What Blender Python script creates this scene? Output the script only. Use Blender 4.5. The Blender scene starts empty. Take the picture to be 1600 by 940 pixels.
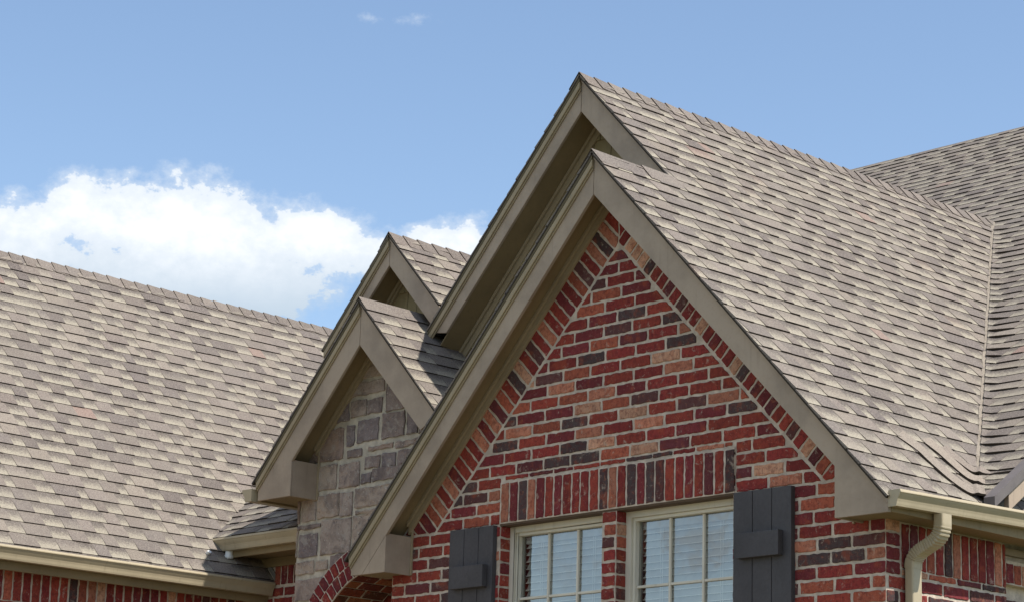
import bpy, math, random
from mathutils import Vector, Matrix, noise as mnoise
random.seed(7)
rad = math.radians
S = bpy.context.scene
COL = S.collection

# ------------------------------------------------------------------ camera
cam_d = bpy.data.cameras.new('camera'); cam = bpy.data.objects.new('camera', cam_d); COL.objects.link(cam)
RIGHT = Vector((0.68898, 0.72418, 0.02942)); DOWN = Vector((-0.15950, 0.19122, -0.96850))
yaw, pitch, roll = rad(-46.8046), rad(14.1918), rad(-1.6862)
f_ = Vector((math.sin(yaw)*math.cos(pitch), math.cos(yaw)*math.cos(pitch), math.sin(pitch)))
r_ = Vector((math.cos(yaw), -math.sin(yaw), 0)); d_ = f_.cross(r_)
R2 = math.cos(roll)*r_ + math.sin(roll)*d_; D2 = -math.sin(roll)*r_ + math.cos(roll)*d_
M = Matrix((( R2.x, -D2.x, -f_.x), (R2.y, -D2.y, -f_.y), (R2.z, -D2.z, -f_.z)))
cam.matrix_world = Matrix.Translation((10.15, -10.4526, 1.6)) @ M.to_4x4()
cam_d.sensor_width = 36; cam_d.lens = 3695.2/1600*36; cam_d.clip_end = 5000; cam_d.clip_start = .1
S.camera = cam

# ------------------------------------------------------------------ light
SUN = Vector((0.532, 0.142, 0.835)).normalized()
sl = bpy.data.lights.new('sun', 'SUN'); sl.energy = 3.9; sl.angle = rad(.53); sl.color = (1, .958, .895)
so = bpy.data.objects.new('sun', sl); COL.objects.link(so)
so.rotation_euler = SUN.to_track_quat('Z', 'Y').to_euler(); so.location = (5, 0, 20)
S.view_settings.view_transform = 'Standard'; S.view_settings.look = 'None'
S.view_settings.exposure = 0.66; S.view_settings.gamma = 1
S.view_settings.use_curve_mapping = False
S.cycles.max_bounces = 8

W = bpy.data.worlds.new('World'); S.world = W; W.use_nodes = True
nt = W.node_tree; nt.nodes.clear()
class G:
    def __init__(s, nt): s.nt = nt
    def n(s, t, **k):
        x = s.nt.nodes.new(t)
        for a, b in k.items(): setattr(x, a, b)
        return x
    def set(s, sock, v):
        if isinstance(v, bpy.types.NodeSocket): s.nt.links.new(v, sock)
        elif v is not None: sock.default_value = v
    def m(s, op, a, b=None, c=None, clamp=False):
        x = s.n('ShaderNodeMath', operation=op, use_clamp=clamp)
        s.set(x.inputs[0], a)
        if b is not None: s.set(x.inputs[1], b)
        if c is not None: s.set(x.inputs[2], c)
        return x.outputs[0]
    def mix(s, fac, a, b, mode='MIX'):
        x = s.n('ShaderNodeMix', data_type='RGBA', blend_type=mode)
        s.set(x.inputs[0], fac); s.set(x.inputs[6], a); s.set(x.inputs[7], b)
        return x.outputs[2]
    def noise(s, vec, scale, detail=3, rough=.5, dist=0, out=0):
        x = s.n('ShaderNodeTexNoise'); s.set(x.inputs['Vector'], vec)
        x.inputs['Scale'].default_value = scale; x.inputs['Detail'].default_value = detail
        x.inputs['Roughness'].default_value = rough; x.inputs['Distortion'].default_value = dist
        return x.outputs[out]
    def ramp(s, v, a, b, lo=0., hi=1., smooth=True):
        x = s.n('ShaderNodeMapRange', interpolation_type='SMOOTHSTEP' if smooth else 'LINEAR')
        s.set(x.inputs[0], v); x.inputs[1].default_value = a; x.inputs[2].default_value = b
        x.inputs[3].default_value = lo; x.inputs[4].default_value = hi
        return x.outputs[0]
g = G(nt)
sky = g.n('ShaderNodeTexSky', sky_type='NISHITA', sun_disc=False, sun_elevation=math.asin(SUN.z),
          sun_rotation=math.atan2(SUN.x, SUN.y), air_density=1.0, dust_density=.3, ozone_density=.8)
bg1 = g.n('ShaderNodeBackground'); nt.links.new(sky.outputs[0], bg1.inputs[0]); bg1.inputs[1].default_value = .116
tc = g.n('ShaderNodeTexCoord'); D = tc.outputs['Generated']
sep = g.n('ShaderNodeSeparateXYZ'); nt.links.new(D, sep.inputs[0])
az = g.m('MULTIPLY', g.m('ARCTAN2', sep.outputs[0], sep.outputs[1]), 57.29578)
el = g.m('MULTIPLY', g.m('ARCSINE', sep.outputs[2]), 57.29578)
# cumulus: azimuth, elevation, half width, half height (degrees), in the world's directions
def pe(x, y): return (-59.5+x*.0162, 20.57-y*.015+x*.0004)
blobs = [(50, 385, 95, 62, 1.25), (160, 335, 85, 65, 1.25), (300, 350, 125, 70, 1.35), (430, 345, 115, 52, 1.15), (545, 378, 90, 38, .95),
         (200, 430, 230, 66, 1.15), (330, 405, 120, 60, 1.3), (690, 362, 66, 40, 1.2), (630, -3, 120, 16, .17), (105, 395, 95, 45, 1.1), (760, 395, 90, 40, .9), (-20, 400, 100, 70, .9)]
cb = g.n('ShaderNodeCombineXYZ'); nt.links.new(az, cb.inputs[0]); nt.links.new(g.m('MULTIPLY', el, 1.25), cb.inputs[1])
n1 = g.noise(cb.outputs[0], .55, 9, .62); n2 = g.noise(cb.outputs[0], 2.2, 6, .6)
tot = None
for (x, y, rx, ry, w) in blobs:
    a0, e0 = pe(x, y); rx *= .0162; ry *= .015
    dx = g.m('DIVIDE', g.m('SUBTRACT', az, a0), rx); dy = g.m('DIVIDE', g.m('SUBTRACT', el, e0), ry)
    q = g.m('ADD', g.m('MULTIPLY', dx, dx), g.m('MULTIPLY', dy, dy))
    v = g.m('SUBTRACT', w, g.m('MULTIPLY', q, .5))
    tot = v if tot is None else g.m('SMOOTH_MAX', tot, v, .25)
tot = g.m('MAXIMUM', tot, -1.6)
# the rest of the sky: scattered fair-weather cloud by plain noise
far = g.ramp(g.m('ABSOLUTE', g.m('ADD', az, 47.)), 24., 34.)
nb = g.noise(D, 2.6, 8, .58)
rest = g.m('ADD', g.m('MULTIPLY', g.m('SUBTRACT', nb, .465), 7.), g.m('MULTIPLY', g.m('SUBTRACT', far, 1.), 6.))
tot = g.m('MAXIMUM', tot, rest)
vo = g.n('ShaderNodeTexVoronoi', feature='SMOOTH_F1'); nt.links.new(g.n('ShaderNodeVectorMath', operation='ADD').outputs[0], vo.inputs['Vector'])
va = nt.nodes[-1] if nt.nodes[-1].bl_idname == 'ShaderNodeVectorMath' else [x for x in nt.nodes if x.bl_idname == 'ShaderNodeVectorMath'][-1]
nt.links.new(cb.outputs[0], va.inputs[0])
nz = g.n('ShaderNodeVectorMath', operation='SCALE'); nt.links.new(g.noise(cb.outputs[0], 1.6, 5, .6, 0, 1), nz.inputs[0]); nz.inputs['Scale'].default_value = 1.1
nt.links.new(nz.outputs[0], va.inputs[1]); vo.inputs['Scale'].default_value = .75; vo.inputs['Smoothness'].default_value = .5
puff = g.m('MULTIPLY', g.m('SUBTRACT', .42, vo.outputs['Distance']), .85)
tot = g.m('ADD', tot, puff)
dens = g.m('ADD', tot, g.m('ADD', g.m('MULTIPLY', g.m('SUBTRACT', n1, .5), 2.1), g.m('MULTIPLY', g.m('SUBTRACT', n2, .5), .55)))
mask = g.m('MAXIMUM', g.ramp(dens, .40, .66), g.ramp(dens, .0, .8, 0, .6))
shade = g.ramp(g.m('ADD', dens, g.m('MULTIPLY', g.m('SUBTRACT', n1, .5), .8)), .5, 1.7)
# cloud bases are greyer than their tops
base = g.ramp(el, 13.4, 15.6)
cc = g.mix(g.m('MULTIPLY', base, g.m('ADD', .55, g.m('MULTIPLY', shade, .45))), (.50, .60, .70, 1), (.95, .97, 1, 1))
bg2 = g.n('ShaderNodeBackground'); nt.links.new(cc, bg2.inputs[0]); bg2.inputs[1].default_value = .74
mx = g.n('ShaderNodeMixShader'); nt.links.new(g.m('MULTIPLY', mask, .97), mx.inputs[0])
nt.links.new(bg1.outputs[0], mx.inputs[1]); nt.links.new(bg2.outputs[0], mx.inputs[2])
wo = g.n('ShaderNodeOutputWorld'); nt.links.new(mx.outputs[0], wo.inputs[0])

# ------------------------------------------------------------------ helpers
def lin(r, gg, b):
    def f(c):
        c /= 255.
        return c/12.92 if c <= .04045 else ((c+.055)/1.055)**2.4
    return (f(r), f(gg), f(b), 1.)

class MB:
    """collects polygons; becomes ONE mesh object"""
    def __init__(s): s.v = []; s.f = []; s.mi = []; s.c = []; s.uv = []
    def face(s, pts, mi=0, col=(1, 1, 1, 1), uvs=None):
        i = len(s.v); s.v.extend([tuple(p) for p in pts]); s.f.append(list(range(i, i+len(pts))))
        s.mi.append(mi); s.c.append(col); s.uv.append(uvs)
    def box(s, x0, x1, y0, y1, z0, z1, mi=0, col=(1, 1, 1, 1)):
        s.prism([(x0, z0), (x1, z0), (x1, z1), (x0, z1)], y0, y1, mi, col)
    def prism(s, poly, y0, y1, mi=0, col=(1, 1, 1, 1)):
        """polygon in X,Z extruded from y0 to y1"""
        s.solid([Vector((a, y0, b)) for a, b in poly], [Vector((a, y1, b)) for a, b in poly], mi, col)
    def solid(s, A, B, mi=0, col=(1, 1, 1, 1)):
        n = len(A)
        nn = Vector((0, 0, 0))
        for i in range(n): nn += Vector(A[i]).cross(Vector(A[(i+1) % n]))
        if nn.dot(Vector(B[0])-Vector(A[0])) < 0: A, B = A[::-1], B[::-1]
        s.face(A[::-1], mi, col); s.face(B, mi, col)
        for i in range(n):
            j = (i+1) % n
            s.face([A[i], A[j], B[j], B[i]], mi, col)
    def build(s, name, mats, parent=None, smooth=False, bevel=0, weld=False):
        me = bpy.data.meshes.new(name); me.from_pydata(s.v, [], s.f)
        if not isinstance(mats, (list, tuple)): mats = [mats]
        for m in mats: me.materials.append(m)
        me.polygons.foreach_set('material_index', s.mi)
        ca = me.color_attributes.new('tint', 'FLOAT_COLOR', 'CORNER')
        buf = []
        for f, c in zip(s.f, s.c): buf.extend(list(c)*len(f))
        ca.data.foreach_set('color', buf)
        if any(u is not None for u in s.uv):
            uvl = me.uv_layers.new(name='grad'); b2 = []
            for f, u in zip(s.f, s.uv):
                if u is None: b2.extend([0., 0.]*len(f))
                else:
                    for q in u: b2.extend(q)
            uvl.data.foreach_set('uv', b2)
        if smooth: me.polygons.foreach_set('use_smooth', [True]*len(s.f))
        me.update()
        o = bpy.data.objects.new(name, me); COL.objects.link(o)
        if parent: o.parent = parent
        if weld or bevel:
            w = o.modifiers.new('weld', 'WELD'); w.merge_threshold = .0004
        if bevel:
            b = o.modifiers.new('bevel', 'BEVEL'); b.width = bevel; b.segments = 2; b.limit_method = 'ANGLE'; b.angle_limit = rad(40)
        return o

def lab(o, text): o['label'] = text; return o

def clip_half(poly, a, b, c):
    """keep a*u+b*v<=c"""
    out = []; n = len(poly)
    for i in range(n):
        p, q = poly[i], poly[(i+1) % n]
        dp = a*p[0]+b*p[1]-c; dq = a*q[0]+b*q[1]-c
        if dp <= 0: out.append(p)
        if (dp < 0 < dq) or (dq < 0 < dp):
            t = dp/(dp-dq); out.append((p[0]+t*(q[0]-p[0]), p[1]+t*(q[1]-p[1])))
    return out
def area(p): return .5*sum(p[i][0]*p[(i+1) % len(p)][1]-p[(i+1) % len(p)][0]*p[i][1] for i in range(len(p)))
def clip(poly, conv):
    if area(conv) < 0: conv = conv[::-1]
    for i in range(len(conv)):
        p, q = conv[i], conv[(i+1) % len(conv)]
        a, b = (q[1]-p[1]), -(q[0]-p[0])
        poly = clip_half(poly, a, b, a*p[0]+b*p[1])
        if len(poly) < 3: return []
    return poly if abs(area(poly)) > 1e-5 else []

# ------------------------------------------------------------------ materials
def mat(name):
    m = bpy.data.materials.new(name); m.use_nodes = True; n = m.node_tree
    b = n.nodes['Principled BSDF']; return m, G(n), b
def attr(g, name='tint'):
    x = g.n('ShaderNodeAttribute', attribute_name=name); return x
def bump(g, b, h, strength, dist):
    x = g.n('ShaderNodeBump'); x.inputs['Strength'].default_value = strength; x.inputs['Distance'].default_value = dist
    g.set(x.inputs['Height'], h); g.nt.links.new(x.outputs[0], b.inputs['Normal'])
def objc(g): return g.n('ShaderNodeTexCoord').outputs['Object']

def brick_mat():
    m, g, b = mat('brick'); P = objc(g); a = attr(g)
    big = g.noise(P, 9, 4, .6); mid = g.noise(P, 38, 5, .65, .4); fine = g.noise(P, 260, 3, .6)
    c = g.mix(g.ramp(mid, .42, .68, 0, .55), a.outputs[0], lin(88, 34, 34))
    c = g.mix(g.ramp(big, .52, .68, 0, .45), c, lin(168, 82, 54))
    c = g.mix(g.ramp(g.noise(P, 26, 5, .75, .8), .56, .70, 0, .38), c, lin(186, 118, 86))
    sp = g.noise(P, 120, 2, .5)
    c = g.mix(g.ramp(sp, .68, .76, 0, .5), c, lin(190, 160, 135))
    c = g.mix(g.ramp(sp, .36, .28, 0, .65), c, lin(46, 28, 30))
    sm = g.noise(P, 22, 5, .7, .6)
    c = g.mix(g.ramp(sm, .57, .70, 0, .6), c, lin(186, 168, 150))
    # vertical drag texture of wire-cut faces
    mp = g.n('ShaderNodeMapping'); g.set(mp.inputs[0], P); mp.inputs['Scale'].default_value = (1, 1, .12)
    dr = g.noise(mp.outputs[0], 240, 2, .5)
    c = g.mix(g.ramp(dr, .3, .7, 0, .22), c, lin(52, 24, 24), 'MIX')
    g.set(b.inputs['Base Color'], c); b.inputs['Roughness'].default_value = .88
    b.inputs['Specular IOR Level'].default_value = .25
    h = g.m('ADD', g.m('ADD', mid, g.m('MULTIPLY', fine, .5)), g.m('MULTIPLY', dr, .5)); bump(g, b, h, .6, .0045)
    return m
def tan_of(g, a): return a
def mortar_mat(name='mortar', col=(212, 196, 178)):
    m, g, b = mat(name); P = objc(g)
    n_ = g.noise(P, 14, 5, .6); f_ = g.noise(P, 180, 3, .6)
    c = g.mix(g.ramp(n_, .35, .7), lin(*[int(x*.84) for x in col]), lin(*col))
    c = g.mix(g.ramp(f_, .55, .75, 0, .5), c, lin(*[min(255, int(x*1.12)) for x in col]))
    g.set(b.inputs['Base Color'], c); b.inputs['Roughness'].default_value = .95
    b.inputs['Specular IOR Level'].default_value = .15
    bump(g, b, g.m('ADD', g.noise(P, 60, 5, .65), g.m('MULTIPLY', f_, .4)), .8, .006)
    return m
def stone_mat():
    m, g, b = mat('stone'); P = objc(g); a = attr(g)
    big = g.noise(P, 7, 5, .65, .5); mid = g.noise(P, 34, 5, .65)
    c = g.mix(g.ramp(big, .42, .66, 0, .6), a.outputs[0], lin(92, 82, 82))
    c = g.mix(g.ramp(mid, .52, .72, 0, .5), c, lin(140, 112, 96))
    c = g.mix(g.ramp(mid, .42, .3, 0, .5), c, lin(70, 58, 58))
    sp = g.noise(P, 70, 3, .6)
    c = g.mix(g.ramp(g.noise(P, 15, 6, .7, .5), .52, .66, 0, .6), c, lin(168, 160, 150))
    c = g.mix(g.ramp(sp, .64, .72, 0, .85), c, lin(205, 196, 184))
    g.set(b.inputs['Base Color'], c); b.inputs['Roughness'].default_value = .9
    b.inputs['Specular IOR Level'].default_value = .2
    bump(g, b, g.m('ADD', big, g.m('ADD', mid, g.m('MULTIPLY', sp, .5))), .9, .014)
    return m
def shingle_mat():
    m, g, b = mat('asphalt_shingle'); P = objc(g); a = attr(g); uv = g.n('ShaderNodeUVMap', uv_map='grad')
    s = g.n('ShaderNodeSeparateXYZ'); g.set(s.inputs[0], uv.outputs[0])
    flag, v = s.outputs[0], s.outputs[1]
    gr = g.m('ADD', g.m('MULTIPLY', g.noise(P, 95, 3, .8), .55), g.m('MULTIPLY', g.noise(P, 260, 2, .8), .45)); gm = g.noise(P, 60, 4, .6); wear = g.noise(P, 1.3, 5, .6)
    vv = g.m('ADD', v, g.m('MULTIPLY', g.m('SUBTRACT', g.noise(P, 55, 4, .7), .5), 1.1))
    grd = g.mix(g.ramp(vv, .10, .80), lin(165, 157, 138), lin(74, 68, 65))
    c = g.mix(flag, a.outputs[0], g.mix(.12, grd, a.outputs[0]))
    c = g.mix(g.ramp(gr, .50, .60, 0, .5), c, lin(164, 155, 142))
    c = g.mix(g.ramp(gr, .49, .40, 0, .6), c, lin(56, 50, 48))
    c = g.mix(g.ramp(gm, .4, .7, 0, .25), c, lin(120, 104, 96))
    c = g.mix(g.ramp(wear, .35, .65, 0, .25), c, lin(136, 128, 117))
    g.set(b.inputs['Base Color'], c); b.inputs['Roughness'].default_value = .92
    b.inputs['Specular IOR Level'].default_value = .2
    bump(g, b, g.m('ADD', gr, gm), .5, .003)
    return m
def edge_mat():
    m, g, b = mat('shingle_edge'); b.inputs['Base Color'].default_value = lin(66, 59, 52); b.inputs['Roughness'].default_value = .95
    b.inputs['Specular IOR Level'].default_value = .1
    return m
def paint(name, col, rough=.55, var=.12, grain=0., dirt=None, bumpd=.0012):
    m, g, b = mat(name); P = objc(g)
    n_ = g.noise(P, 2.4, 5, .6); f_ = g.noise(P, 55, 4, .6)
    dark = lin(*[int(x*(1-var)) for x in col])
    c = g.mix(g.ramp(n_, .35, .7), lin(*col), dark)
    c = g.mix(g.ramp(f_, .55, .75, 0, .3), c, dark)
    mp = g.n('ShaderNodeMapping'); g.set(mp.inputs[0], P); mp.inputs['Scale'].default_value = (1, 1, .06)
    st = g.noise(mp.outputs[0], 30, 4, .6)
    c = g.mix(g.ramp(st, .56, .74, 0, .35), c, lin(*(dirt or [int(x*.8) for x in col])))
    g.set(b.inputs['Base Color'], c)
    g.set(b.inputs['Roughness'], g.ramp(f_, .3, .7, rough-.08, rough+.1))
    b.inputs['Specular IOR Level'].default_value = .35
    bump(g, b, g.m('ADD', f_, g.m('MULTIPLY', st, grain)), .4, bumpd)
    return m
def flat(name, col, rough=.7, metal=0., spec=.3):
    m, g, b = mat(name); P = objc(g); n_ = g.noise(P, 12, 4, .6)
    g.set(b.inputs['Base Color'], g.mix(g.ramp(n_, .35, .7, 0, .5), lin(*col), lin(*[int(x*.86) for x in col])))
    b.inputs['Roughness'].default_value = rough; b.inputs['Metallic'].default_value = metal
    b.inputs['Specular IOR Level'].default_value = spec
    return m
def glass_mat():
    m = bpy.data.materials.new('window_glass'); m.use_nodes = True; n = m.node_tree; n.nodes.clear(); g = G(n)
    tr = g.n('ShaderNodeBsdfTransparent'); tr.inputs[0].default_value = (.95, .97, .95, 1)
    gl = g.n('ShaderNodeBsdfGlossy'); gl.inputs['Roughness'].default_value = .012; gl.inputs[0].default_value = (1, 1, 1, 1)
    P = objc(g); bp = g.n('ShaderNodeBump'); bp.inputs['Strength'].default_value = .25; bp.inputs['Distance'].default_value = .02
    g.set(bp.inputs['Height'], g.noise(P, 2.2, 2, .4)); n.links.new(bp.outputs[0], gl.inputs['Normal'])
    fr = g.n('ShaderNodeFresnel'); fr.inputs[0].default_value = 1.5
    mxs = g.n('ShaderNodeMixShader'); g.set(mxs.inputs[0], g.m('ADD', g.m('MULTIPLY', fr.outputs[0], 2.6), .10, clamp=True))
    n.links.new(tr.outputs[0], mxs.inputs[1]); n.links.new(gl.outputs[0], mxs.inputs[2])
    o = g.n('ShaderNodeOutputMaterial'); n.links.new(mxs.outputs[0], o.inputs[0]); return m

BR = brick_mat(); MO = mortar_mat(); MS = mortar_mat('stone_mortar', (200, 190, 172)); ST = stone_mat()
SH = shingle_mat(); ED = edge_mat()
TRIM = paint('taupe_trim_paint', (170, 152, 132), .6, .14)
SOFF = paint('soffit_paint', (142, 124, 92), .65, .1)
CROWN = paint('crown_reflected_tone', (160, 144, 116), .6, .08)  # trim colour shifted towards olive to carry reflected light
GUT = paint('gutter_enamel', (176, 162, 134), .38, .07, dirt=(128, 116, 92))
SHUT = paint('charcoal_shutter_paint', (76, 73, 75), .6, .14, grain=2., bumpd=.003)
VIN = paint('almond_vinyl', (214, 207, 190), .45, .05)
WH = flat('white_blind', (240, 238, 230), .5)
BLS = flat('blind_slat_dimmed', (196, 195, 190), .55)  # white slats greyed, their shaded faces put into the colour
DK = flat('dark_interior', (40, 38, 36), .9)
SID = paint('tan_cement_shake', (150, 136, 102), .75, .12, grain=2., bumpd=.004)
GL = glass_mat()
PVC = flat('white_pvc', (225, 226, 224), .45)
DECK = flat('roof_deck_edge', (98, 88, 66), .8)
STRIP = flat('dark_edge_strip', (108, 101, 98), .6)  # darker grey strip between the far shingles and the rake board
FL = flat('flashing_metal', (140, 134, 126), .5, .3)

# ------------------------------------------------------------------ the house root
house = bpy.data.objects.new('brick_house', None); COL.objects.link(house)
house['label'] = 'red brick and stone house with steep taupe trimmed gables and weathered brown shingle roofs'
house['category'] = 'house'

# ------------------------------------------------------------------ ground
def ground():
    m, g, b = mat('lawn'); P = objc(g)
    c = g.mix(g.ramp(g.noise(P, .12, 6, .6), .35, .65), lin(66, 74, 36), lin(104, 98, 58))
    c = g.mix(g.ramp(g.noise(P, 9, 4, .7), .4, .7, 0, .4), c, lin(70, 80, 38))
    g.set(b.inputs['Base Color'], c); b.inputs['Roughness'].default_value = .95
    bump(g, b, g.noise(P, 30, 4, .7), .8, .05)
    mb = MB(); s = 400; n = 16
    for i in range(n):
        for j in range(n):
            x0, x1 = -s+2*s*i/n, -s+2*s*(i+1)/n; y0, y1 = -s+2*s*j/n, -s+2*s*(j+1)/n
            mb.face([(x0, y0, 0), (x1, y0, 0), (x1, y1, 0), (x0, y1, 0)])
    o = mb.build('ground', m, weld=True); o['kind'] = 'structure'
    m2, g, b = mat('driveway_concrete'); P = objc(g)
    c = g.mix(g.ramp(g.noise(P, .8, 6, .6), .35, .65), lin(128, 118, 98), lin(112, 104, 88))
    g.set(b.inputs['Base Color'], c); b.inputs['Roughness'].default_value = .9; bump(g, b, g.noise(P, 60, 3, .6), .4, .01)
    mb = MB(); mb.face([(-4.2, -14, .03), (9, -14, .03), (9, -1.4, .03), (-4.2, -1.4, .03)])
    mb.face([(-4.2, -14, .03), (-4.2, -14, 0), (9, -14, 0), (9, -14, .03)])
    o = mb.build('driveway', m2); o['kind'] = 'structure'
ground()

# ------------------------------------------------------------------ roofs
MR = 1.056                        # pitch of the gables
def zR(x): return 6.226-MR*x
def zE(y): return 3.957+.70*(y-.80)
def lift_valley(p, w=.038):
    a = abs(zR(p.x)-zE(p.y))
    k = min(1, max(0, (p.x+.95)/.35))
    return max(0, w*math.log(1+math.exp(-a/w))-.002)*k

EXP = .134
class Plane:
    def __init__(s, O, U, V):
        s.O = Vector(O); s.U = Vector(U).normalized(); s.V = Vector(V).normalized()
        s.N = s.U.cross(s.V).normalized()
        if s.N.z < 0: s.N = -s.N
    def uv(s, p): q = Vector(p)-s.O; return (q.dot(s.U), q.dot(s.V))
    def P(s, u, v, h=0.): return s.O+s.U*u+s.V*v+s.N*h

TONES = [(111, 102, 95), (120, 110, 102), (103, 95, 90), (130, 120, 109), (97, 89, 85), (115, 105, 98)]
def shingle_roof(name, pl, polys3, parent=house, lift=None, exp=EXP, seed=1, deck=True, v0=0., dk=.013, jit=.0022):
    rng = random.Random(seed); mb = MB(); conv = [[pl.uv(p) for p in poly] for poly in polys3]
    us = [q[0] for c in conv for q in c]; vs = [q[1] for c in conv for q in c]
    r0 = int(math.floor((min(vs)-v0)/exp)); r1 = int(math.ceil((max(vs)-v0)/exp))
    def H(p):
        return Vector((0, 0, lift(p))) if lift else Vector((0, 0, 0))
    for r in range(r0, r1+1):
        vb = v0+r*exp; u = min(us)-rng.random()*.2; solid = rng.random() < .5
        ph = rng.random()*6
        while u < max(us):
            w = rng.choice([.09, .12, .15, .18, .22]) if solid else rng.choice([.08, .11, .14, .17])
            u1 = u+w; t = .0125 if solid else .0072
            t += rng.uniform(-.001, .001)
            dj = rng.uniform(-jit, jit)-(.003 if solid else 0)
            dv = rng.randint(-6, 6)
            if solid: col = lin(*[c+dv for c in rng.choice(TONES)]); fl = 0. if rng.random() < .8 else .35
            else: col = lin(*[c+dv for c in TONES[rng.randint(0, 3)]]); fl = rng.uniform(.8, 1.)
            if rng.random() < .012: col = lin(134, 110, 100)
            ncut = 1
            if lift:
                pm = pl.P(.5*(u+u1), vb+exp*.5)
                if lift(pm) > .0185 or (pl.N.y < -.1 and lift(pm) > .0025): ncut = max(1, int(math.ceil(w/.045)))
            for k in range(ncut):
                a0, a1 = u+w*k/ncut, u+w*(k+1)/ncut
                wav = lambda q: .0022*math.sin(q*3.1+ph)
                rect = [(a0, vb+dj+wav(a0)), (a1, vb+dj+wav(a1)), (a1, vb+exp+.004), (a0, vb+exp+.004)]
                for c in conv:
                    pc = clip(rect, c)
                    if not pc: continue
                    top = []; bot = []; uvs = []
                    for (pu, pv) in pc:
                        fr = min(1, max(0, (pv-vb)/exp)); h = t*(1-fr)+.0025*fr+.001
                        P3 = pl.P(pu, pv); L = H(P3)
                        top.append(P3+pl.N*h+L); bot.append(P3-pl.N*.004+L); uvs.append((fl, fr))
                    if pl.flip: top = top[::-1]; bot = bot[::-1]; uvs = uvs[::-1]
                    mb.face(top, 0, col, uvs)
                    n = len(top)
                    for i in range(n):
                        j = (i+1) % n
                        side = abs(pc[j][1]-pc[i][1]) > .3*abs(pc[j][0]-pc[i][0])
                        mb.face([top[j], top[i], bot[i], bot[j]], 0 if side else 1, col, [(0, 0)]*4)
            u = u1; solid = not solid if rng.random() < .88 else solid
    if deck:
        for poly in polys3:
            q = [Vector(p) for p in poly]
            if lift: A = [p-pl.N*.006 for p in q]
            else: A = [p-pl.N*.003 for p in q]
            mb.solid(A, [p-pl.N*dk for p in q], 1)
    return mb.build(name, [SH, ED], parent)
def mkplane(O, U, V):
    pl = Plane(O, U, V); pl.flip = pl.U.cross(pl.V).z < 0
    return pl

def ridge_cap(name, parent, x, z, y0, y1, m, mr=None, length=.145, half=.135, seed=3, yjump=1):
    rng = random.Random(seed); mb = MB(); mr = m if mr is None else mr
    y = y0
    while y < y1:
        L = length*rng.uniform(.96, 1.04)
        dv = rng.randint(-10, 6); col = lin(*[c+dv for c in rng.choice(TONES[:3])])
        ya, yb = y-.004, min(y+L, y1); ta, tb = .019, .008
        dx = half/math.sqrt(1+m*m)*rng.uniform(.97, 1.03)
        for sx in (-1, 1):
            mm = m if sx < 0 else mr
            A = [Vector((x, ya, z+ta+.006)), Vector((x+sx*dx, ya, z-mm*dx+ta)), Vector((x+sx*dx, yb, z-mm*dx+tb)), Vector((x, yb, z+tb+.006))]
            B = [p-Vector((0, 0, .009)) for p in A]
            if sx > 0: mb.face(A, 0, col, [(0, 0)]*4)
            else: mb.face(A[::-1], 0, col, [(0, 0)]*4)
            for i in range(4):
                j = (i+1) % 4
                if i == 3: continue
                mb.face([A[i], A[j], B[j], B[i]], 1)
        y += L
    return mb.build(name, [SH, ED], parent)

def Vd(m, sx):   # upslope direction for a roof falling towards sx along X
    return Vector((-sx, 0, m))
yA, yD, yB = -.265, -.025, .475           # front edges of the shingles
xV = lambda X: .80+(2.16-X)*1.508     # the valley in plan
# right-hand slope shared by the front gable and the tall gable behind it
EX = 2.315
pl = mkplane((EX, 0, zR(EX)), (0, 1, 0), Vd(MR, 1))
def r(x, y): return (x, y, zR(x))
roofR = shingle_roof('roof_slope', pl, [
    [r(0, yA), r(EX, yA), r(EX, xV(EX)), r(0, xV(0))],
    [r(-.875, yB), r(0, yB), r(0, xV(0)), r(-.875, xV(-.875))],
    [r(1.7, xV(1.7)), r(EX, xV(EX)), r(EX, 6), r(1.7, 6)]], seed=11)
lab(roofR, 'large sunlit shingle slope on the right running down to the long gutter')
def e(x, y): return (x, y, zE(y))
YE = 7.95
plE = mkplane((0, .5, zE(.5)), (1, 0, 0), (0, 1, .70))
roofE = shingle_roof('roof_slope', plE, [
    [e(2.18, xV(2.18)+.0), e(2.32, .72), e(2.32, YE), e(2.18, YE)],
    [e(-.86, xV(-.86)), e(2.18, xV(2.18)), e(2.18, YE), e(-.86, YE)],
    [e(-5.2, 3.), e(-.86, 3.), e(-.86, YE), e(-5.2, YE)]], lift=lift_valley, seed=21, dk=.017, exp=.132)
lab(roofE, 'tall far slope on the right whose ridge climbs out of the frame')
mb = MB(); mb.face([e(-5.2, YE), e(2.32, YE), (2.32, YE+4, zE(YE)-2.8), (-5.2, YE+4, zE(YE)-2.8)], 0, lin(140, 126, 112), [(0, 0)]*4)
mb.build('roof_back', [SH, ED], roofE)
# front gable: left slope
pl = mkplane((-2.33, 0, zR(2.33)), (0, 1, 0), Vd(MR, -1))
def a(x, y): return (x, y, 6.226+MR*x)
o = shingle_roof('roof_slope', pl, [[a(-2.295, yA), a(0, yA), a(0, .9), a(-2.295, .9)]], seed=12)
ridge_cap('ridge_cap', roofR, 0, 6.226, yA+.0, .62, MR, length=.46, seed=5)
# tall gable: left slope
zB = 7.152; xB = -.875
def b_(x, y): return (x, y, zB+MR*(x-xB))
pl = mkplane(b_(-2.40, 0), (0, 1, 0), Vd(MR, -1))
o = shingle_roof('roof_slope', pl, [[b_(-2.38, yB), b_(xB, yB), b_(xB, 7.6), b_(-2.38, 7.6)]], seed=13)
ridge_cap('ridge_cap', o, xB, zB, yB, 5.46, MR, seed=6)
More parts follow.
